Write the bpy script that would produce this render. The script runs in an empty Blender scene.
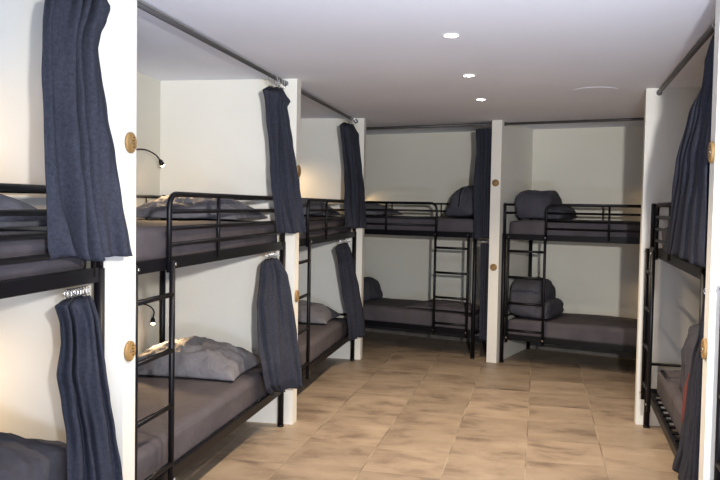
import bpy, bmesh, math, random
from mathutils import Vector, Matrix, noise
SC = bpy.context.scene
COL = SC.collection
PI = math.pi

# ---------------------------------------------------------------- camera
F_PX = 795.2862
pa, ya, ra = (math.radians(v) for v in (2.4826, 12.6678, 0.9864))
fwd = Vector((-math.sin(ya)*math.cos(pa), math.cos(ya)*math.cos(pa), -math.sin(pa)))
rt0 = Vector((math.cos(ya), math.sin(ya), 0)); up0 = rt0.cross(fwd)
rt = rt0*math.cos(ra) + up0*math.sin(ra); up = up0*math.cos(ra) - rt0*math.sin(ra)
cd = bpy.data.cameras.new('camera'); cam = bpy.data.objects.new('camera', cd); COL.objects.link(cam)
cd.sensor_width = 36; cd.sensor_fit = 'HORIZONTAL'; cd.lens = F_PX*36/720; cd.clip_start = .05
M = Matrix.Identity(4)
for i in range(3):
    M[i][0] = rt[i]; M[i][1] = up[i]; M[i][2] = -fwd[i]
M[0][3], M[1][3], M[2][3] = 0, 0, 1.5
cam.matrix_world = M
SC.camera = cam
SC.view_settings.view_transform = 'Standard'; SC.view_settings.look = 'None'
SC.view_settings.gamma = 1; SC.view_settings.use_curve_mapping = False
SC.view_settings.exposure = 0.0
# ---------------------------------------------------------------- world and main lights
w = bpy.data.worlds.new('world'); SC.world = w; w.use_nodes = True
w.node_tree.nodes['Background'].inputs[0].default_value = (.5, .55, .7, 1)
w.node_tree.nodes['Background'].inputs[1].default_value = .05

def light(name, kind, loc, target, energy, color, size=.1, parent=None, angle=None, blend=.5, soft=None):
    l = bpy.data.lights.new(name, kind); l.energy = energy; l.color = color
    if kind == 'AREA':
        l.shape = 'RECTANGLE' if isinstance(size, tuple) else 'DISK'
        if isinstance(size, tuple): l.size, l.size_y = size
        else: l.size = size
    else: l.shadow_soft_size = soft if soft else size
    if kind == 'SPOT': l.spot_size = angle; l.spot_blend = blend
    o = bpy.data.objects.new(name, l); COL.objects.link(o)
    o.location = loc
    d = Vector(target) - Vector(loc)
    o.rotation_euler = d.to_track_quat('-Z', 'Y').to_euler()
    if parent: o.parent = parent
    return o
# the photographer's flash, a little above and to the right of the lens
light('flash', 'SPOT', (.43, -.05, 1.78), (-.62, 5, 1.72), 860, (1, .98, .96), soft=.05, angle=math.radians(76), blend=1)
# added fill light, unseen and facing up, to brighten the ceiling
light('added_uplight', 'AREA', (.3, .2, .35), (.2, 1.1, 3.0), 140, (.66, .76, 1), size=(1.2, 1.0))
SPOT_W = 130; SPOT_COL = (1, .80, .58)
READ_COL = (1, .68, .36)

# ---------------------------------------------------------------- frames of the three rows of berths
ROW = {'L': (-1.6031, 5.1323, math.radians(-1.4811)),
       'R': (.6965, 5.8131, math.radians(1.4812)),
       'M': (-.465, 7.77, math.radians(16.4252))}
def fr(o, u, v, z=0.):
    x, y, t = ROW[o]
    return Vector((x+u*math.cos(t)+v*math.sin(t), y-u*math.sin(t)+v*math.cos(t), z))
HC = 2.3394
T = .10          # partition thickness

# ---------------------------------------------------------------- materials
def mat(name, col, rough=.6, metal=0, spec=.5):
    m = bpy.data.materials.new(name); m.use_nodes = True
    b = m.node_tree.nodes['Principled BSDF']
    b.inputs['Base Color'].default_value = (*col, 1); b.inputs['Roughness'].default_value = rough
    b.inputs['Metallic'].default_value = metal; b.inputs['Specular IOR Level'].default_value = spec
    return m
def nd(m, t, **k):
    n = m.node_tree.nodes.new(t)
    for a, b in k.items(): setattr(n, a, b)
    return n
def lk(m, a, b): m.node_tree.links.new(a, b)
def noisy(m, scale, c1, c2, bump=0., detail=4, bscale=None, coords='Object', stretch=None, bdist=.01):
    b = m.node_tree.nodes['Principled BSDF']
    tc = nd(m, 'ShaderNodeTexCoord'); n = nd(m, 'ShaderNodeTexNoise')
    n.inputs['Scale'].default_value = scale; n.inputs['Detail'].default_value = detail
    src = tc.outputs[coords]
    if stretch:
        mp = nd(m, 'ShaderNodeMapping'); mp.inputs['Scale'].default_value = stretch
        lk(m, src, mp.inputs['Vector']); src = mp.outputs['Vector']
    lk(m, src, n.inputs['Vector'])
    r = nd(m, 'ShaderNodeValToRGB'); r.color_ramp.elements[0].position = .3; r.color_ramp.elements[1].position = .7
    r.color_ramp.elements[0].color = (*c1, 1); r.color_ramp.elements[1].color = (*c2, 1)
    lk(m, n.outputs['Fac'], r.inputs['Fac']); lk(m, r.outputs['Color'], b.inputs['Base Color'])
    if bump:
        n2 = nd(m, 'ShaderNodeTexNoise'); n2.inputs['Scale'].default_value = bscale or scale*4; n2.inputs['Detail'].default_value = 5
        lk(m, src, n2.inputs['Vector'])
        bp = nd(m, 'ShaderNodeBump'); bp.inputs['Strength'].default_value = bump; bp.inputs['Distance'].default_value = bdist
        lk(m, n2.outputs['Fac'], bp.inputs['Height']); lk(m, bp.outputs['Normal'], b.inputs['Normal'])
    return m
WALL = noisy(mat('wall_paint', (.7, .68, .6), .7, spec=.3), 1.5, (.67, .650, .560), (.71, .690, .600), .08, bscale=60)
PART = noisy(mat('partition_paint', (.8, .78, .7), .55, spec=.4), 2, (.72, .705, .64), (.76, .745, .68), .05, bscale=50)
CEIL = noisy(mat('ceiling_paint', (.8, .79, .8), .8, spec=.2), 1.2, (.79, .82, .90), (.83, .86, .94), .05, bscale=40)
BLACK = mat('black_metal', (.004, .004, .006), .42, 0, .25)
GREYM = mat('rod_metal', (.09, .09, .095), .5, .5)
CHROME = mat('chrome', (.75, .75, .77), .25, 1)
NAVY = noisy(mat('navy_fabric', (.05, .06, .12), .9, spec=.15), 90, (.021, .023, .033), (.036, .039, .054), .35, bscale=500)
SHEET = noisy(mat('plum_sheet', (.12, .1, .12), .85, spec=.2), 6, (.070, .062, .070), (.092, .082, .091), .6, bscale=7, bdist=.02)
PILLOW = noisy(mat('grey_pillow', (.15, .15, .18), .85, spec=.2), 8, (.125, .122, .138), (.175, .172, .190), .7, bscale=11, bdist=.035)
DUVET = noisy(mat('slate_duvet', (.07, .07, .09), .9, spec=.2), 8, (.048, .048, .060), (.070, .070, .084), .7, bscale=9, bdist=.03)
RED = mat('red_cloth', (.13, .022, .02), .9)
WOOD = noisy(mat('wood_disc', (.5, .33, .14), .6), 25, (.20, .115, .035), (.33, .20, .075), .2)
BURN = mat('burnt_mark', (.04, .02, .01), .7)
SLATM = mat('slat_wood', (.12, .09, .05), .7)
WHITE = mat('white_plastic', (.85, .85, .85), .4)
def emis(name, col, s):
    m = mat(name, (0.8, .8, .8)); b = m.node_tree.nodes['Principled BSDF']
    b.inputs['Emission Color'].default_value = (*col, 1); b.inputs['Emission Strength'].default_value = s
    return m
LEDW = emis('warm_lamp_glass', (1, .95, .82), 25)
LEDR = emis('reading_lamp_glass', (1, .75, .42), 14)

def floor_mat():
    m = mat('floor_tiles', (.4, .3, .2), .45, spec=.4); b = m.node_tree.nodes['Principled BSDF']
    tc = nd(m, 'ShaderNodeTexCoord'); mp = nd(m, 'ShaderNodeMapping')
    s = 1/.455
    mp.inputs['Scale'].default_value = (s, s, s); mp.inputs['Location'].default_value = (.04*s, -4.79*s, 0)
    lk(m, tc.outputs['Object'], mp.inputs['Vector'])
    def vm(op, a, bb=None):
        n = nd(m, 'ShaderNodeVectorMath', operation=op); lk(m, a, n.inputs[0])
        if bb is not None: n.inputs[1].default_value = bb
        return n.outputs[0]
    def mt(op, a, bb=None, c=None):
        n = nd(m, 'ShaderNodeMath', operation=op)
        for i, q in enumerate((a, bb, c)):
            if q is None: continue
            if isinstance(q, (int, float)): n.inputs[i].default_value = q
            else: lk(m, q, n.inputs[i])
        return n.outputs[0]
    cell = vm('FLOOR', mp.outputs['Vector']); fra = vm('FRACTION', mp.outputs['Vector'])
    wn = nd(m, 'ShaderNodeTexWhiteNoise', noise_dimensions='2D'); lk(m, cell, wn.inputs['Vector'])
    sp = nd(m, 'ShaderNodeSeparateXYZ'); lk(m, fra, sp.inputs[0])
    dx = mt('ABSOLUTE', mt('SUBTRACT', sp.outputs[0], .5)); dy = mt('ABSOLUTE', mt('SUBTRACT', sp.outputs[1], .5))
    d = mt('MAXIMUM', dx, dy)
    nj = nd(m, 'ShaderNodeTexNoise'); nj.inputs['Scale'].default_value = 18; nj.inputs['Detail'].default_value = 3
    lk(m, tc.outputs['Object'], nj.inputs['Vector'])
    d2 = mt('ADD', d, mt('MULTIPLY', mt('SUBTRACT', nj.outputs['Fac'], .5), .012))
    g = nd(m, 'ShaderNodeMapRange'); g.inputs[1].default_value = .487; g.inputs[2].default_value = .497
    lk(m, d2, g.inputs[0])
    # per-tile shifted mottling, streaked across the tile
    off = vm('SCALE', wn.outputs['Color']); off.node.inputs['Scale'].default_value = 7.
    ad = nd(m, 'ShaderNodeVectorMath', operation='ADD'); lk(m, tc.outputs['Object'], ad.inputs[0]); lk(m, off, ad.inputs[1])
    m2 = nd(m, 'ShaderNodeMapping'); m2.inputs['Scale'].default_value = (2.2, 3.8, 1); lk(m, ad.outputs[0], m2.inputs['Vector'])
    n1 = nd(m, 'ShaderNodeTexNoise'); n1.inputs['Scale'].default_value = 1.3; n1.inputs['Detail'].default_value = 7; n1.inputs['Roughness'].default_value = .62
    n1.inputs['Distortion'].default_value = .3
    lk(m, m2.outputs['Vector'], n1.inputs['Vector'])
    r = nd(m, 'ShaderNodeValToRGB'); e = r.color_ramp.elements
    e[0].position = .30; e[0].color = (.145, .105, .078, 1); e[1].position = .74; e[1].color = (.36, .285, .21, 1)
    k = r.color_ramp.elements.new(.48); k.color = (.275, .212, .153, 1)
    lk(m, n1.outputs['Fac'], r.inputs['Fac'])
    hv = nd(m, 'ShaderNodeHueSaturation'); lk(m, r.outputs['Color'], hv.inputs['Color'])
    vv = mt('MULTIPLY_ADD', wn.outputs['Value'], .26, .87); lk(m, vv, hv.inputs['Value'])
    mx = nd(m, 'ShaderNodeMix', data_type='RGBA'); lk(m, g.outputs[0], mx.inputs[0])
    lk(m, hv.outputs['Color'], mx.inputs[6])
    n3 = nd(m, 'ShaderNodeTexNoise'); n3.inputs['Scale'].default_value = 2.1; lk(m, tc.outputs['Object'], n3.inputs['Vector'])
    r3 = nd(m, 'ShaderNodeValToRGB'); r3.color_ramp.elements[0].position = .42; r3.color_ramp.elements[1].position = .58
    r3.color_ramp.elements[0].color = (.16, .12, .09, 1); r3.color_ramp.elements[1].color = (.36, .29, .21, 1)
    lk(m, n3.outputs['Fac'], r3.inputs['Fac']); lk(m, r3.outputs['Color'], mx.inputs[7])
    lk(m, mx.outputs[2], b.inputs['Base Color'])
    bp = nd(m, 'ShaderNodeBump'); bp.inputs['Strength'].default_value = .35; bp.inputs['Distance'].default_value = .004
    h = mt('SUBTRACT', mt('MULTIPLY', n1.outputs['Fac'], .6), g.outputs[0]); lk(m, h, bp.inputs['Height'])
    lk(m, bp.outputs['Normal'], b.inputs['Normal'])
    rg = mt('MULTIPLY_ADD', n1.outputs['Fac'], .25, .33); lk(m, rg, b.inputs['Roughness'])
    return m
FLOOR = floor_mat()

# ---------------------------------------------------------------- mesh helpers
def obj(name, bm, m, parent=None, smooth=False):
    bmesh.ops.recalc_face_normals(bm, faces=bm.faces[:])
    me = bpy.data.meshes.new(name); bm.to_mesh(me); bm.free()
    if m: me.materials.append(m)
    if smooth:
        for p in me.polygons: p.use_smooth = True
    o = bpy.data.objects.new(name, me); COL.objects.link(o)
    if parent: o.parent = parent
    return o
def box(bm, lo, hi, bev=0.):
    vs = [bm.verts.new((x, y, z)) for x in (lo[0], hi[0]) for y in (lo[1], hi[1]) for z in (lo[2], hi[2])]
    fs = [bm.faces.new([vs[i] for i in q]) for q in ((0,1,3,2),(4,6,7,5),(0,4,5,1),(2,3,7,6),(0,2,6,4),(1,5,7,3))]
    if bev:
        es = set(e for f in fs for e in f.edges)
        bmesh.ops.bevel(bm, geom=list(es), offset=bev, segments=2, affect='EDGES', profile=.5)
    return bm
def tube(bm, pts, r, n=10, caps=True):
    pts = [Vector(p) for p in pts]; N = len(pts); rings = []
    t = (pts[1]-pts[0]).normalized()
    a = Vector((0, 0, 1)) if abs(t.z) < .9 else Vector((1, 0, 0))
    nrm = (a - t*a.dot(t)).normalized()
    for i in range(N):
        t0 = (pts[i]-pts[i-1]).normalized() if i else (pts[1]-pts[0]).normalized()
        t1 = (pts[i+1]-pts[i]).normalized() if i < N-1 else t0
        tt = (t0+t1).normalized()
        nrm = (nrm - tt*nrm.dot(tt)).normalized(); bn = tt.cross(nrm)
        k = 1/max(.5, tt.dot(t0)); rr = r[i] if isinstance(r, (list, tuple)) else r
        rings.append([bm.verts.new(pts[i] + (nrm*math.cos(2*PI*j/n) + bn*math.sin(2*PI*j/n))*rr*(k if k < 1.2 else 1.1)) for j in range(n)])
    for A, B in zip(rings, rings[1:]):
        for j in range(n): bm.faces.new((A[j], A[(j+1) % n], B[(j+1) % n], B[j])).smooth = True
    if caps: bm.faces.new(rings[0][::-1]); bm.faces.new(rings[-1])
    return bm
def arc_corner(p, c, q, r, n=5):
    """points rounding the corner c between p and q"""
    c = Vector(c); a = (Vector(p)-c).normalized(); b = (Vector(q)-c).normalized()
    out = []
    for i in range(n+1):
        s = i/n; P0 = c+a*r; P2 = c+b*r
        out.append(P0*(1-s)**2 + c*2*s*(1-s) + P2*s*s)
    return out
def torus(bm, c, axis, R, r, n=14, k=6):
    axis = Vector(axis).normalized(); a = axis.orthogonal().normalized(); b = axis.cross(a); rings = []
    for i in range(n):
        d = a*math.cos(2*PI*i/n)+b*math.sin(2*PI*i/n)
        rings.append([bm.verts.new(Vector(c)+d*(R+r*math.cos(2*PI*j/k))+axis*r*math.sin(2*PI*j/k)) for j in range(k)])
    for i in range(n):
        A, B = rings[i], rings[(i+1) % n]
        for j in range(k): bm.faces.new((A[j], A[(j+1) % k], B[(j+1) % k], B[j])).smooth = True
    return bm
def disc(bm, c, axis, R, h, n=24, bev=.0):
    c = Vector(c); ax = Vector(axis).normalized()
    tube(bm, [c, c+ax*h*.75, c+ax*h] if bev else [c, c+ax*h], [R, R, R-bev] if bev else R, n)
    return bm
def empty(name, loc, rz, label, cat, group=None):
    o = bpy.data.objects.new(name, None); COL.objects.link(o); o.location = loc; o.rotation_euler = (0, 0, rz)
    o.empty_display_size = .1
    return tag(o, label, cat, group)
def tag(o, label, cat, group=None):
    o['label'] = label; o['category'] = cat
    if group: o['group'] = group
    return o
def struct(name, bm, m):
    o = obj(name, bm, m); o['kind'] = 'structure'; return o
def fbox(o, u0, u1, v0, v1, z0, z1, bm=None):
    bm = bm or bmesh.new()
    P = [fr(o, u, v, z) for u in (u0, u1) for v in (v0, v1) for z in (z0, z1)]
    vs = [bm.verts.new(p) for p in P]
    for q in ((0,1,3,2),(4,6,7,5),(0,4,5,1),(2,3,7,6),(0,2,6,4),(1,5,7,3)): bm.faces.new([vs[i] for i in q])
    return bm

# ---------------------------------------------------------------- the room
struct('floor', box(bmesh.new(), (-3.6, -1.6, -.1), (3.2, 10.2, 0)), FLOOR)
struct('ceiling', box(bmesh.new(), (-3.6, -1.6, HC), (3.2, 10.2, HC+.1)), CEIL)
struct('wall_left', fbox('L', -1.08, -.98, -6.6, 5.0, 0, HC), WALL)
struct('wall_right', fbox('R', .98, 1.08, -7.3, .10, 0, HC), WALL)
struct('wall_right_far', fbox('M', 2.34, 2.44, -1.45, 1.10, 0, HC), WALL)
struct('wall_back', fbox('M', -3.4, 2.44, 1.0, 1.10, 0, HC), WALL)
FOOT_SHADE = noisy(mat('wall_foot_shade', (.12, .11, .1), .5), 12, (.10, .092, .085), (.15, .135, .12))
struct('foot_shade_back', fbox('M', -3.0, 2.33, .985, .999, 0, .075), FOOT_SHADE)  # added dark strip standing in for the shade at the wall foot under the beds
struct('wall_near', box(bmesh.new(), (-3.5, -1.5, 0), (3.1, -1.4, HC)), WALL)
for o, v in (('L', -2.3797), ('L', 0.), ('L', 2.3745)):
    struct('wall_partition', fbox(o, -.98, 0, v, v+T, 0, HC), PART)
struct('wall_partition', fbox('R', 0, .98, 0, T, 0, HC), PART)
struct('wall_partition', fbox('R', 0, .98, -2.6467, -2.6467+T, 0, HC), PART)
struct('wall_partition', fbox('M', 0, T, 0, 1.0, 0, HC), PART)

# ---------------------------------------------------------------- bunk beds
BL, BW, PR_ = 2.08, .86, .020        # post spacing, depth, post radius
HR, ZU, ZL = 1.549, 1.198, .228       # rail top, undersides of the two side beams
def make_bed(label, loc, rz, mirror=False, BL=BL, x0=.055, xr=.41):
    t = empty('bunk_bed', loc, rz, label, 'bunk bed', 'black metal bunk beds')
    X = (lambda x: BL-x) if mirror else (lambda x: x)
    S = 1 if not mirror else -1
    for x in (0, BL):
        for y in (0, BW):
            bm = bmesh.new()
            tube(bm, [(X(x), y, .012), (X(x), y, ZU+.05)], PR_, 12)
            tube(bm, [(X(x), y, ZU+.04), (X(x), y, HR-.006), (X(x), y, HR)], [.015, .015, .009], 12)
            po = obj('post', bm, BLACK, t)
            bm = bmesh.new(); tube(bm, [(X(x), y, 0), (X(x), y, .014)], .0225, 12); obj('foot_cap', bm, BLACK, po)
    for z in (ZL, ZU):
        for y in (0, BW):
            bm = bmesh.new(); box(bm, (.018, y-.010, z), (BL-.018, y+.010, z+.055), .004)
            s = 1 if y == 0 else -1
            box(bm, (.03, min(y, y+s*.04), z+.012), (BL-.03, max(y, y+s*.04), z+.016))
            obj('side_rail', bm, BLACK, t)
        for x in (0, BL):
            bm = bmesh.new(); box(bm, (X(x)-.010, .018, z+.005), (X(x)+.010, BW-.018, z+.045), .004)
            obj('end_rail', bm, BLACK, t)
        for i in range(15):
            x = .10+i*(BL-.2)/14
            bm = bmesh.new(); box(bm, (x-.022, .012, z+.017), (x+.022, BW-.012, z+.026))
            obj('slat', bm, BLACK, t)
    # end guards: two bars above the mattress, one upright
    for x in (0, BL):
        bm = bmesh.new()
        for z in (HR-.014, HR-.095): tube(bm, [(X(x), 0, z), (X(x), BW, z)], .011, 8)
        tube(bm, [(X(x), BW/2, ZU+.04), (X(x), BW/2, HR-.014)], .009, 8)
        obj('end_guard', bm, BLACK, t)
    # lower berth: one bar across each end
    for x in (0, BL):
        bm = bmesh.new(); tube(bm, [(X(x), 0, ZL+.215), (X(x), BW, ZL+.215)], .010, 8); obj('end_bar', bm, BLACK, t)
    # back guard
    bm = bmesh.new()
    for z in (HR-.014, HR-.095): tube(bm, [(0, BW, z), (BL, BW, z)], .010, 8)
    for x in (.14, .74, 1.36, 1.94): tube(bm, [(X(x), BW, ZU+.04), (X(x), BW, HR-.014)], .007, 8)
    obj('back_guard', bm, BLACK, t)
    # front guard: loop that starts at the ladder, three bars below it, one upright
    yl = -.020; bm = bmesh.new()
    A, C_, B = (X(xr), yl, ZU-.01), (X(xr), yl, HR-.012), (X(BL-.01), 0, HR-.012)
    tube(bm, [A] + arc_corner(A, C_, B, .075, 6) + [B], .0125, 10)
    for z in (HR-.090, HR-.165, HR-.238): tube(bm, [(X(xr), yl, z), (X(BL-.01), 0, z)], .0105, 8)
    tube(bm, [(X(.985), yl*.65, ZU+.02), (X(.985), yl*.65, HR-.012)], .0105, 8)
    tube(bm, [(X(BL-.05), -.004, ZU+.02), (X(BL-.05), -.004, HR-.012)], .010, 8)
    obj('guard_rail', bm, BLACK, t)
    # ladder
    ly = -.036
    for x in (x0, xr):
        bm = bmesh.new(); tube(bm, [(X(x), ly, ZL-.02), (X(x), ly, ZU+.045)], .0135, 10)
        lr = obj('ladder_rail', bm, BLACK, t)
        for z in (ZL+.028, ZU+.028):
            b2 = bmesh.new(); disc(b2, (X(x)+S*.004, ly-.012, z), (0, -1, 0), .0075, .006, 8); obj('bolt', b2, CHROME, lr)
    for z in (ZL+.10, .59, .84, 1.09):
        bm = bmesh.new(); tube(bm, [(X(x0), ly, z), (X(xr), ly, z)], .012, 8); obj('ladder_rung', bm, BLACK, t)
    return t
def mattress(o, u0, u1, v0, v1, z0, z1, label, seed=0):
    """rounded block with a loosely tucked sheet"""
    bm = bmesh.new(); bmesh.ops.create_cube(bm, size=2)
    bmesh.ops.subdivide_edges(bm, edges=bm.edges[:], cuts=23, use_grid_fill=True)
    hx, hy, hz = (u1-u0)/2, (v1-v0)/2, (z1-z0)/2; cu, cv, cz = (u0+u1)/2, (v0+v1)/2, (z0+z1)/2
    R = .035
    for v in bm.verts:
        p = Vector((v.co.x*hx, v.co.y*hy, v.co.z*hz))
        q = Vector([max(-h+R, min(h-R, c)) for h, c in zip((hx, hy, hz), p)])
        d = p-q
        if d.length > 1e-6: p = q+d.normalized()*R
        w_ = Vector((p.x*2.2+seed*7.3, p.y*2.2, p.z*3))
        dn = noise.noise(w_)*.010 + noise.noise(w_*3.1)*.005
        if v.co.z > .95: p.z += dn+.008*(1-(abs(v.co.x)**4+abs(v.co.y)**4)/2)
        elif v.co.z > -.95:
            n = Vector((v.co.x if abs(v.co.x) > .99 else 0, v.co.y if abs(v.co.y) > .99 else 0, 0))
            p += n*dn*.8
        v.co = fr(o, 0, 0)*0 + Vector((p.x, p.y, p.z))
    ob = obj('mattress', bm, SHEET, None, True)
    ob.location = fr(o, cu, cv, cz); ob.rotation_euler = (0, 0, -ROW[o][2])
    return tag(ob, label, 'mattress', 'mattresses on the bunks')
def pillow(o, cu, cv, z0, wu, wv, h, label, seed=0, tilt=(0, 0, 0), m=None, name='pillow', cat='pillow', group='pillows on the bunks', wr=1., ex=.5):
    bm = bmesh.new(); N = 40; top = {}; bot = {}
    for i in range(N+1):
        for j in range(N+1):
            s = -1+2*i/N; q = -1+2*j/N
            e = max(0, (1-s*s))**ex * max(0, (1-q*q))**ex
            x = s*(1-.08*(1-q*q)*abs(s)**2)*wu/2; y = q*(1-.08*(1-s*s)*abs(q)**2)*wv/2
            P = Vector((s*2.0+seed*5.1, q*2.0-seed*3.3, 0))
            wv_ = noise.noise(P*.8)*.14 + (.16-abs(noise.noise(P*1.5+Vector((3, 1, 0)))))*.22*wr + (.16-abs(noise.noise(Vector((P.x*3.2, P.y*1.6, 5)))))*.12*wr
            zt = h*(.5+.5*e)*0 + h*(.10+.90*e*(1+wv_))
            zb = h*(.10-.13*e)
            if e < 1e-6: zt = h*.12; zb = h*.06
            top[i, j] = bm.verts.new((x, y, zt))
            bot[i, j] = bm.verts.new((x, y, min(zb, zt-.002)))
    for i in range(N):
        for j in range(N):
            bm.faces.new((top[i, j], top[i+1, j], top[i+1, j+1], top[i, j+1]))
            bm.faces.new((bot[i, j], bot[i, j+1], bot[i+1, j+1], bot[i+1, j]))
    for i in range(N):
        bm.faces.new((top[i, 0], bot[i, 0], bot[i+1, 0], top[i+1, 0])); bm.faces.new((top[i, N], top[i+1, N], bot[i+1, N], bot[i, N]))
        bm.faces.new((top[0, i], top[0, i+1], bot[0, i+1], bot[0, i])); bm.faces.new((top[N, i], bot[N, i], bot[N, i+1], top[N, i+1]))
    ob = obj(name, bm, m or PILLOW, None, True)
    ob.location = fr(o, cu, cv, z0); ob.rotation_euler = (tilt[0], tilt[1], tilt[2]-ROW[o][2])
    return tag(ob, label, cat, group)
def duvet(o, cu, cv, z0, wu, wv, h, label, layers=3, seed=0, rz=0., slope=.25, tail=0.):
    """a quilted cover folded over itself: puffed layers turned round a fold at one side"""
    bm = bmesh.new()
    nU, nV = 44, 26
    # closed cross-section in (u, z): big rounded fold, stepped at the open side
    prof = []
    K = 56
    for k in range(K):
        a = 2*PI*k/K; c, s = math.cos(a), math.sin(a)
        e = .46
        x = math.copysign(abs(c)**e, c); z = math.copysign(abs(s)**e, s)
        if c > .1:                                     # open side: layers show as lobes
            x -= .07*(1-abs(math.cos(layers*PI*(z+1)/2)))*1.0
            x += -slope*(z+1)/2*.6
        prof.append((x, z))
    def lump(off, kw, kh, sd):
        rings = []
        for j in range(nV+1):
            q = -1+2*j/nV; e = (1-abs(q)**3.2)**.45 if abs(q) < 1 else 0
            y = q*wv/2; sx = .62+.38*e; sz = .25+.75*e; ring = []
            seam = 1-.05*math.exp(-((q+.05)/.045)**2)-.05*math.exp(-((q-.62)/.05)**2)
            for (x, z) in prof:
                P = Vector((x*1.7+sd*4, q*2.1, z*1.7+sd))
                d = 1+.10*noise.noise(P)+.05*noise.noise(P*2.7)
                su = 1-.07*math.exp(-((x-.05)/.06)**2)*(z > .3)
                hh = h*kh
                ring.append(bm.verts.new((off+x*wu*kw/2*sx*d*seam, y*(1+.05*noise.noise(P*1.3)), max(0, hh/2+z*hh/2*sz*d*seam*su - (1-sz)*hh/2*.8))))
            rings.append(ring)
        for A, B in zip(rings, rings[1:]):
            for k in range(K): bm.faces.new((A[k], A[(k+1) % K], B[(k+1) % K], B[k]))
        bm.faces.new(rings[0]); bm.faces.new(rings[-1])
    lump(0, 1, 1, seed)
    if tail: lump(tail, .62, .46, seed+.5)
    ob = obj('folded_duvet', bm, DUVET, None, True)
    ob.location = fr(o, cu, cv, z0); ob.rotation_euler = (0, 0, rz-ROW[o][2])
    return tag(ob, label, 'duvet', 'folded duvets on the bunks')

ang = lambda o: -ROW[o][2]
ZM0, ZM1 = ZU+.030, 1.385            # upper mattress
ZN0, ZN1 = ZL+.028, .425             # lower mattress
def berth(kind, o, start, name, mirror=False, beds=True):
    """start = position of the ladder-side front post along the row; returns nothing"""
    pass
# left row (front faces the corridor at +u): local x runs away from the camera
BLL = 2.19                            # the left row's beds are a little longer
vB, vC, vA = -.06-BLL, 2.3145-BLL, -2.44-BLL
make_bed('black metal bunk bed in the middle of the left row, ladder beside its grey pillows', fr('L', -.066, vB), PI/2+ang('L'), BL=BLL, x0=.022, xr=.375)
make_bed('black metal bunk bed at the left edge of the photo, nearest the camera', fr('L', -.066, vA), PI/2+ang('L'), BL=BLL, x0=.022, xr=.375)
make_bed('black metal bunk bed at the far end of the left row', fr('L', -.066, vC), PI/2+ang('L'), BL=BLL, x0=.022, xr=.375)
make_bed('black bunk bed left of the middle partition, ladder at its right end', fr('M', -.180-BL, .090), ang('M'), True)
make_bed('black bunk bed right of the middle partition, ladder at its left end', fr('M', .128, .066), ang('M'))
make_bed('black metal bunk bed in the right row seen end-on beside the blue curtains', fr('R', .066, -.06), -PI/2+ang('R'))
make_bed('black metal bunk bed cut by the right edge, in front of the nearest right partition', fr('R', .066, -2.70), -PI/2+ang('R'))
# mattresses
for nm, v0 in (('middle bunk bed of the left row', vB), ('far bunk bed of the left row', vC), ('nearest left bunk bed', vA)):
    for lev, z0, z1 in (('upper', ZM0, ZM1), ('lower', ZN0, ZN1)):
        mattress('L', -.066-BW+.03, -.066-.020, v0+.03, v0+BLL-.03, z0, z1, 'plum-grey mattress on the %s berth of the %s' % (lev, nm), v0+z0)
for nm, u0, dv in (('back bunk left of the middle partition', -.180-BL, .09), ('back bunk right of the middle partition', .128, .066)):
    for lev, z0, z1 in (('upper', ZM0, ZM1), ('lower', ZN0, ZN1)):
        mattress('M', u0+.03, u0+BL-.03, dv+.035, dv+BW-.03, z0, z1, 'plum-grey mattress on the %s berth of the %s' % (lev, nm), u0+z0)
for lev, z0, z1 in (('upper', ZM0, ZM1), ('lower', ZN0, ZN1)):
    mattress('R', .066+.045, .066+BW-.03, -.06-BL+.03, -.06-.05, z0, z1, 'plum-grey sheeted mattress on the %s berth of the right row bunk bed' % lev, 3+z0)
# pillows and covers
pillow('L', -.525, -.42, ZM1+.011, .74, .60, .155, 'wide crumpled grey pillow lit orange on the upper middle left berth', 1, m=PILLOW, wr=2.3)
pillow('L', -.530, -.44, ZN1+.012, .76, .60, .19, 'crumpled grey pillow lit orange on the lower middle left berth', 2, wr=1.5)
pillow('L', -.535, 1.97, ZM1+.011, .70, .52, .16, 'dark pillow on the upper berth at the far end of the left row', 3)
pillow('L', -.535, 1.93, ZN1+.012, .74, .58, .17, 'grey pillow on the lower berth at the far end of the left row', 4)
pillow('L', -.545, -2.74, ZM1+.011, .74, .52, .155, 'smooth grey pillow behind the guard rail of the nearest upper left berth', 5, wr=.4)
pillow('L', -.500, -2.74, ZN1+.012, .80, .60, .215, 'crumpled dark grey pillow at the bottom left corner of the photo', 6, wr=.8, ex=.18, m=DUVET)
pillow('M', -1.62, .55, ZM1+.011, .52, .66, .13, 'dark pillow at the left end of the upper back berth, left of the partition', 7)
pillow('R', .56, -.42, ZM1+.011, .66, .48, .13, 'dark pillow on the upper right row berth, beside the curtain', 8)
duvet('M', .36, .47, ZM1+.011, .40, .60, .285, 'slate duvet folded in a thick pile on the upper berth right of the partition', 3, 1, tail=.19)
duvet('M', .315, .46, ZN1+.012, .38, .62, .375, 'slate duvet folded in a pile on the lower berth right of the partition', 3, 2, tail=.14)
duvet('M', -.425, .52, ZM1+.013, .44, .58, .33, 'dark rolled duvet on the upper back berth beside the navy curtain', 1, 3, slope=1.1, rz=PI)
duvet('M', -1.72, .50, ZN1+.012, .46, .60, .26, 'dark rolled duvet at the left end of the lower back berth', 1, 4, slope=.5)
duvet('R', .40, -1.40, ZN1+.012, .60, .46, .48, 'round grey-blue rolled duvet on the lower right row berth behind the curtain', 1, 5, slope=-.1)
pillow('R', .135, -1.71, ZN1+.012, .15, .14, .31, 'dark red bundle beside the rolled duvet on the lower right berth', 9, m=RED, ex=.2, name='cloth_bundle', cat='bundle', group=None)
pillow('M', -.60, .42, ZN1+.012, .74, .46, .075, 'loose crumpled sheet lying on the lower back berth behind the ladder', 10, m=SHEET, name='crumpled_sheet', cat='sheet', group=None, wr=2.5)

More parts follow.
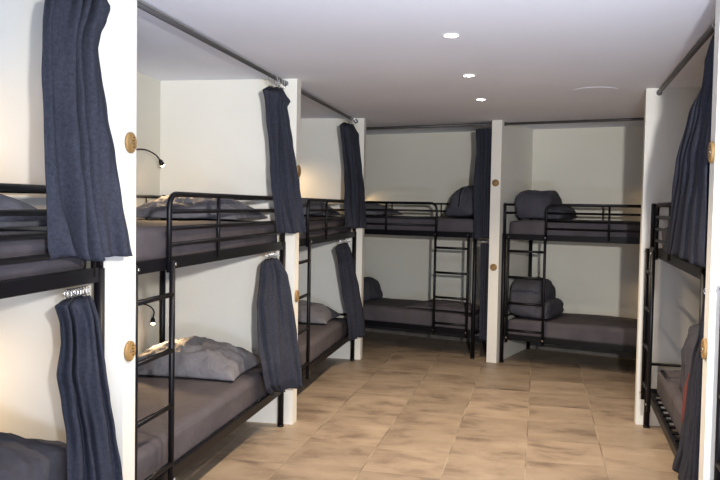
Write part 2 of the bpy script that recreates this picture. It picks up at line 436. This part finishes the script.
# ---------------------------------------------------------------- curtain rods
def rod(o, p, q, z, label, r=.0125, name='curtain_rod'):
    a, b = fr(o, *p, z), fr(o, *q, z); t = empty(name, (a+b)/2, 0, label, 'curtain rod', 'curtain rods')
    a, b = a-t.location, b-t.location; d = (b-a).normalized()
    bm = bmesh.new(); tube(bm, [a, b], r, 10); obj('rod', bm, GREYM, t)
    for c, s in ((a, 1), (b, -1)):
        bm = bmesh.new(); disc(bm, c, d*s, r*1.6, .008, 14); tube(bm, [c+d*s*.01, c+d*s*.03], r*1.25, 12); obj('flange', bm, GREYM, t)
    return t
HROD = 2.3089
rod('L', (-.08, -2.2797), (-.08, 0), HROD, 'grey curtain rod under the ceiling over the middle left bunk')
rod('L', (-.08, .10), (-.08, 2.3745), HROD, 'grey curtain rod over the far left bunk')
rod('L', (-.08, -4.75), (-.08, -2.3797), HROD, 'grey curtain rod over the nearest left bunk, above the big curtain')
rod('M', (-2.20, .045), (0, .045), HROD, 'dark curtain rod across the back berths left of the middle partition', .0145)
rod('M', (T, .08), (2.34, .08), HROD, 'dark thin curtain rod across the berths right of the middle partition')
rod('R', (.085, 0), (.085, -2.5467), HROD, 'grey curtain rod slanting over the right row bunk')

# ---------------------------------------------------------------- curtains
CUR = {}
CUR['Bu'] = [
    (2.259, (-0.115, -0.232), (-0.067, -0.130)),
    (2.215, (-0.110, -0.383), (-0.044, -0.130)),
    (2.172, (-0.106, -0.365), (-0.011, -0.130)),
    (2.135, (-0.102, -0.361), (-0.034, -0.130)),
    (2.038, (-0.095, -0.357), (-0.013, -0.130)),
    (1.894, (-0.086, -0.323), (0.012, -0.130)),
    (1.752, (-0.066, -0.357), (0.038, -0.130)),
    (1.622, (-0.035, -0.415), (0.058, -0.130)),
    (1.465, (-0.023, -0.390), (0.083, -0.130)),
    (1.316, (-0.020, -0.338), (0.109, -0.130)),
]
CUR['Bl'] = [
    (1.147, (-0.110, -0.284), (-0.088, -0.140)),
    (1.124, (-0.111, -0.363), (-0.062, -0.140)),
    (1.030, (-0.117, -0.379), (-0.008, -0.140)),
    (0.887, (-0.110, -0.470), (0.023, -0.140)),
    (0.761, (-0.098, -0.496), (0.044, -0.140)),
    (0.636, (-0.082, -0.522), (0.065, -0.140)),
    (0.483, (-0.032, -0.585), (0.085, -0.140)),
    (0.372, (-0.018, -0.567), (0.100, -0.140)),
    (0.308, (-0.017, -0.459), (0.106, -0.140)),
]
CUR['Cu'] = [
    (2.264, (-0.115, 2.002), (-0.082, 2.240)),
    (2.221, (-0.110, 1.810), (-0.059, 2.240)),
    (2.167, (-0.105, 1.819), (-0.027, 2.240)),
    (2.011, (-0.093, 1.854), (-0.012, 2.240)),
    (1.828, (-0.081, 1.899), (0.009, 2.240)),
    (1.668, (-0.046, 1.762), (0.030, 2.240)),
    (1.457, (-0.023, 1.682), (0.045, 2.240)),
    (1.292, (-0.020, 1.695), (0.059, 2.240)),
]
CUR['Cl'] = [
    (1.150, (-0.110, 1.799), (-0.116, 2.240)),
    (1.116, (-0.112, 1.705), (-0.100, 2.240)),
    (0.964, (-0.117, 1.856), (-0.055, 2.240)),
    (0.727, (-0.095, 1.908), (-0.002, 2.240)),
    (0.500, (-0.032, 1.852), (0.044, 2.240)),
    (0.378, (-0.018, 1.857), (0.059, 2.240)),
    (0.261, (-0.016, 1.914), (0.065, 2.240)),
]
CUR['Au'] = [
    (2.263, (-0.116, -2.552), (-0.020, -2.510)),
    (2.198, (-0.108, -2.717), (0.020, -2.510)),
    (2.144, (-0.102, -2.737), (0.003, -2.510)),
    (2.103, (-0.099, -2.745), (-0.020, -2.510)),
    (2.051, (-0.095, -2.752), (-0.031, -2.510)),
    (1.953, (-0.089, -2.761), (-0.018, -2.510)),
    (1.815, (-0.080, -2.768), (0.008, -2.510)),
    (1.674, (-0.046, -2.815), (0.037, -2.510)),
    (1.503, (-0.024, -2.839), (0.064, -2.510)),
    (1.341, (-0.021, -2.828), (0.091, -2.510)),
    (1.302, (-0.020, -2.813), (0.100, -2.510)),
]
CUR['Al'] = [
    (1.156, (-0.110, -2.547), (-0.061, -2.520)),
    (1.135, (-0.111, -2.662), (-0.042, -2.520)),
    (1.057, (-0.116, -2.619), (-0.019, -2.520)),
    (0.990, (-0.119, -2.607), (-0.010, -2.520)),
    (0.884, (-0.109, -2.650), (0.003, -2.520)),
    (0.779, (-0.099, -2.635), (0.020, -2.520)),
    (0.661, (-0.082, -2.631), (0.042, -2.520)),
    (0.506, (-0.035, -2.700), (0.068, -2.520)),
    (0.332, (-0.017, -2.728), (0.093, -2.520)),
]
CUR['Du'] = [(2.270, (-.184, .045), (-.006, .045)), (2.03, (-.170, .045), (-.006, .045)), (1.89, (-.182, .04), (-.006, .04)),
             (1.68, (-.185, .03), (-.006, .03)), (1.43, (-.178, .03), (-.006, .03)), (1.20, (-.170, .03), (-.006, .03))]
CUR['Dl'] = [(1.15, (-.120, .085), (-.008, .085)), (.84, (-.116, .085), (-.008, .085)), (.58, (-.114, .085), (-.008, .085)), (.20, (-.114, .085), (-.008, .085))]
CUR['Hu'] = [(2.275, (.075, -2.10), (.075, -2.48)), (2.15, (.06, -2.00), (.05, -2.48)), (2.04, (.05, -2.06), (.04, -2.48)), (1.94, (.03, -1.88), (.03, -2.48)),
             (1.72, (.01, -1.62), (.01, -2.48)), (1.46, (.01, -1.34), (.005, -2.48)), (1.28, (.01, -1.12), (.005, -2.48))]
CUR['Hl'] = [(1.15, (.04, -2.34), (.035, -2.50)), (1.10, (.035, -2.31), (.03, -2.50)), (.99, (.03, -2.28), (.03, -2.50)), (.87, (.03, -2.13), (.03, -2.50)), (.73, (.028, -2.06), (.03, -2.50)),
             (.40, (.022, -1.90), (.025, -2.50)), (.25, (.018, -1.72), (.02, -2.50))]
def interp_rows(rows, z):
    rows = sorted(rows, key=lambda r: -r[0])
    zs = [r[0] for r in rows]
    if z >= zs[0]: return rows[0][1:]
    if z <= zs[-1]: return rows[-1][1:]
    for i in range(len(rows)-1):
        if zs[i] >= z >= zs[i+1]:
            k = (zs[i]-z)/(zs[i]-zs[i+1])
            k = k if (i == 0 or i == len(rows)-2) else k*k*(3-2*k)*.5+k*.5
            A, B = rows[i], rows[i+1]
            return tuple(tuple(a+(b-a)*k for a, b in zip(A[j], B[j])) for j in (1, 2))
def curtain(o, rows, label, amp=.028, folds=4.5, seed=0, ring_z=None, ring_r=.016, group='navy curtains', rings=6, over=.35, hem=.02):
    z1 = max(r[0] for r in rows); z0 = min(r[0] for r in rows)
    L, R = rows[0][1], rows[0][2]
    base = fr(o, (L[0]+R[0])/2, (L[1]+R[1])/2, z1)
    t = empty('curtain', base, 0, label, 'curtain', group)
    NZ, NS = 64, 120; bm = bmesh.new(); g = []
    for i in range(NZ+1):
        k = i/NZ; z = z1+(z0-z1)*k
        L, R = interp_rows(rows, z)
        a = fr(o, *L, z); b = fr(o, *R, z); d = b-a; wd = d.length; d.normalize(); n = Vector((-d.y, d.x, 0))
        if n.y < 0: n = -n
        row = []
        for j in range(NS+1):
            s = j/NS
            drift = .18*noise.noise(Vector((k*1.3, seed*3.7, 0)))
            ph = 2*PI*(folds*(s+.22*noise.noise(Vector((s*3.3, seed, k*.8))))+drift)
            env = min(1, 5*s, 5*(1-s))
            A = amp*(.62+.9*noise.noise(Vector((s*5+seed*2, k*1.2, 1)))) * (1 if k > .05 else .7+.3*k/.05)
            off = math.sin(ph)*A*(.35+.65*env)+.006*noise.noise(Vector((s*9, k*7, seed)))
            ss = s-over/folds/(2*PI)*math.sin(2*ph)*env*.8
            zz = z + (hem*noise.noise(Vector((s*3.0, seed, 4)))+.000*math.sin(ph) if i == NZ else (hem*noise.noise(Vector((s*3.0, seed, 4)))*max(0, (k-.8)/.2)))
            if i < 4: zz += -.004*abs(math.sin(ph*.5))*(4-i)/4
            p = a+d*(wd*ss)+n*off; p.z = zz
            row.append(bm.verts.new(p-base))
        g.append(row)
    for i in range(NZ):
        for j in range(NS): bm.faces.new((g[i][j], g[i][j+1], g[i+1][j+1], g[i+1][j]))
    me = bpy.data.meshes.new('fabric'); bm.to_mesh(me); bm.free(); me.materials.append(NAVY)
    for p in me.polygons: p.use_smooth = True
    f = bpy.data.objects.new('fabric', me); COL.objects.link(f); f.parent = t
    sm = f.modifiers.new('thick', 'SOLIDIFY'); sm.thickness = .004; sm.offset = 0
    if ring_z:
        zr, ru, rv0, rv1, ax = ring_z
        for i in range(rings):
            v = rv0+(rv1-rv0)*i/(rings-1)
            if ax == 'v': c = fr(o, ru, v, zr); dd = fr(o, ru, v+1, zr)-c
            else: c = fr(o, v, ru, zr); dd = fr(o, v+1, ru, zr)-c
            b2 = bmesh.new(); tl = Vector((random.uniform(-.35, .35), random.uniform(-.35, .35), random.uniform(-.2, .2)))
            torus(b2, c-base, dd.normalized()+tl*.7, ring_r, .0022, 14, 6); obj('ring', b2, CHROME, t, True)
    return t
random.seed(5)
UR = HROD-.010
curtain('L', CUR['Au'], 'large navy curtain bunched at the upper left berth, nearest the camera', .042, 4.5, 1, (UR-.003, -.08, -2.56, -2.46, 'v'), .028, rings=5)
curtain('L', CUR['Al'], 'navy curtain hanging from silver rings under the nearest left upper berth', .030, 4, 2, (1.170, -.085, -2.62, -2.50, 'v'), .015, rings=7)
curtain('L', CUR['Bu'], 'navy curtain gathered at the top of the second left partition, above its twin', .036, 4.5, 3, (UR-.003, -.08, -.28, -.06, 'v'), .028, rings=5)
curtain('L', CUR['Bl'], 'navy curtain hanging over the lower berth of the middle left bunk', .034, 4, 4, (1.170, -.09, -.30, -.12, 'v'), .015, rings=6)
curtain('L', CUR['Cu'], 'dark navy curtain at the top of the farthest left partition', .030, 4, 5, (UR-.003, -.08, 2.02, 2.26, 'v'), .028, rings=5)
curtain('L', CUR['Cl'], 'dark navy curtain over the lower berth of the farthest left bunk', .030, 4, 6, (1.170, -.09, 1.85, 2.20, 'v'), .015)
curtain('M', CUR['Du'], 'straight dark curtain beside the middle partition, upper back berth', .022, 4.5, 7, (UR, .045, -.17, -.02, 'u'), .017)
curtain('M', CUR['Dl'], 'straight dark curtain beside the middle partition, lower back berth', .018, 3.5, 8, (1.165, .085, -.115, -.015, 'u'), .014)
curtain('R', CUR['Hu'], 'navy curtain fanning out over the upper right row berth', .030, 5.5, 9, (UR-.003, .085, -2.15, -2.46, 'v'), .028, rings=5)
curtain('R', CUR['Hl'], 'navy curtain over the lower right row berth, falling almost to the floor', .013, 4.5, 10, (1.170, .05, -2.30, -2.46, 'v'), .015)
# thin rail that carries the lower curtain beside the middle partition
rod('M', (-.128, .085), (0, .085), 1.180, 'short pale rail carrying the lower curtain beside the middle partition', .006)

# ---------------------------------------------------------------- numbered wooden discs on the partition ends
def medal(o, u, v, z, normal, label, R=.036):
    c = fr(o, u, v, z); t = empty('wooden_disc', c, 0, label, 'wooden disc', 'wooden discs on the partition ends')
    n = (fr(o, u+normal[0], v+normal[1], z)-c).normalized()
    bm = bmesh.new(); disc(bm, (0, 0, 0), n, R, .012, 28, .004); obj('disc', bm, WOOD, t, False)
    side = Vector((-n.y, n.x, 0))
    if side.y < 0: side = -side
    bm = bmesh.new()
    for k in range(4):
        p = n*.0125+side*.012+Vector((0, 0, .021-.0125*k)); wd = (.009, .011, .008, .010)[k]
        tube(bm, [p-side*wd*.5, p+side*wd*.5], .0022, 6)
    obj('burnt_mark', bm, BURN, t)
    bm = bmesh.new(); disc(bm, n*.011+side*-.012+Vector((0, 0, .0)), n, .004, .003, 8); obj('screw', bm, CHROME, t)
    return t
for o, u, v, zz, nn, lb in (('L', 0, -2.335, (1.726, .92), (1, 0), 'the nearest left partition'), ('L', 0, .05, (1.725, .876), (1, 0), 'the second left partition'),
                   ('M', .05, 0, (1.739, .927), (0, -1), 'the middle partition'), ('R', 0, -2.60, (1.723, .979), (-1, 0), 'the nearest right partition')):
    for z, lv in zip(zz, ('upper', 'lower')):
        medal(o, u, v, z, nn, '%s round wooden disc on the end of %s' % (lv, lb), .040 if o != 'M' else .034)

# ---------------------------------------------------------------- reading lamps
def bez(pts, n=18):
    """smooth curve through control points (Catmull-Rom)"""
    P = [Vector(p) for p in pts]; P = [P[0]*2-P[1]]+P+[P[-1]*2-P[-2]]; out = []
    for i in range(1, len(P)-2):
        for k in range(n):
            s = k/n; a, b, c, d = P[i-1:i+3]
            out.append(.5*((2*b)+(c-a)*s+(2*a-5*b+4*c-d)*s*s+(3*b-a-3*c+d)*s**3))
    out.append(P[-2]); return out
def reading_lamp(o, path, aim, label, power=1.6):
    power *= 5
    c0 = fr(o, *path[0]); t = empty('reading_lamp', c0, 0, label, 'reading lamp', 'gooseneck reading lamps')
    pts = [fr(o, *p)-c0 for p in path]
    n = (pts[1]-pts[0]); n.z = 0; n.normalize()
    bm = bmesh.new(); disc(bm, -n*.012, n, .026, .014, 20, .004); obj('wall_plate', bm, BLACK, t)
    cv = bez(pts, 8); bm = bmesh.new(); tube(bm, cv, .0050, 8); obj('gooseneck', bm, BLACK, t)
    d = (cv[-1]-cv[-3]).normalized(); e = cv[-1]
    d = (d*.5+(fr(o, *aim)-c0-e).normalized()*.5).normalized()
    bm = bmesh.new(); tube(bm, [e-d*.006, e, e+d*.012, e+d*.036], [.006, .011, .0155, .0165], 14); h = obj('lamp_head', bm, BLACK, t)
    bm = bmesh.new(); tube(bm, [e+d*.0362, e+d*.042, e+d*.045], [.014, .012, .006], 14); obj('lens', bm, LEDR, h)
    p = e+d*.06
    light('lamp_glow', 'SPOT', p, fr(o, *aim)-c0, power, READ_COL, soft=.02, parent=t, angle=math.radians(120), blend=.8)
    return t
reading_lamp('L', [(-.975, -.56, 1.80), (-.94, -.50, 1.825), (-.89, -.42, 1.835), (-.86, -.33, 1.81), (-.85, -.275, 1.775)], (-.66, -.42, 1.4),
             'lit gooseneck reading lamp on the wall over the upper middle left berth', 6.5)
reading_lamp('L', [(-.975, -.58, .83), (-.93, -.46, .845), (-.89, -.36, .825), (-.87, -.31, .78), (-.87, -.325, .735)], (-.66, -.50, .4),
             'gooseneck reading lamp bent down over the lower middle left berth', 5)
for z, lv in ((1.80, 'upper'), (.83, 'lower')):
    reading_lamp('L', [(-.975, -2.95, z), (-.93, -2.88, z+.03), (-.88, -2.80, z+.02), (-.85, -2.76, z-.04)], (-.55, -2.45, z-.15), 'gooseneck reading lamp over the %s nearest left berth' % lv, 1.1 if lv == 'upper' else 1.7)
reading_lamp('L', [(-.975, 1.72, 1.80), (-.94, 1.78, 1.825), (-.89, 1.88, 1.835), (-.85, 1.97, 1.78)], (-.70, 2.3, 1.55), 'gooseneck reading lamp over the upper far left berth', 1.6)
reading_lamp('M', [(-2.20, .985, 1.66), (-2.14, .93, 1.69), (-2.07, .88, 1.69), (-2.02, .86, 1.64)], (-1.7, .95, 1.4), 'gooseneck reading lamp at the left end of the upper back berth', .35)
for z, lv in ((1.76, 'upper'), (.80, 'lower')):
    reading_lamp('M', [(1.78, .985, z), (1.73, .93, z+.03), (1.66, .90, z+.02), (1.60, .90, z-.04)], (1.38, 1.0, z-.25), 'gooseneck reading lamp at the right end of the %s back berth' % lv, .8)

# ---------------------------------------------------------------- ceiling spotlights
def downlight(x, y, label):
    t = empty('ceiling_spotlight', (x, y, HC), 0, label, 'ceiling spotlight', 'recessed ceiling spotlights')
    bm = bmesh.new(); torus(bm, (0, 0, -.003), (0, 0, 1), .037, .004, 28, 8); obj('bezel', bm, WHITE, t, True)
    bm = bmesh.new(); tube(bm, [(0, 0, -.001), (0, 0, -.006), (0, 0, -.008)], [.030, .028, .02], 24); obj('lens', bm, LEDW, t)
    light('spot_beam', 'SPOT', (0, 0, -.02), (0, 0, -1), SPOT_W, SPOT_COL, soft=.035, parent=t, angle=math.radians(125), blend=.7)
for x, y, lb in ((-.464, 6.246, 'small lit ceiling spotlight farthest from the camera'), (-.459, 5.113, 'small lit ceiling spotlight between the other two'),
                 (-.444, 3.922, 'lit ceiling spotlight nearest the camera, largest in the photo'), (-.44, 2.73, 'recessed spotlight of the same row, out of the frame')):
    downlight(x, y, lb)
bm = bmesh.new(); disc(bm, (0, 0, 0), (0, 0, -1), .15, .0025, 48, .001)
h = obj('ceiling_hatch', bm, CEIL); h.location = (.365, 5.853, HC); tag(h, 'faint round flush cover on the ceiling right of the spotlights', 'ceiling cover')
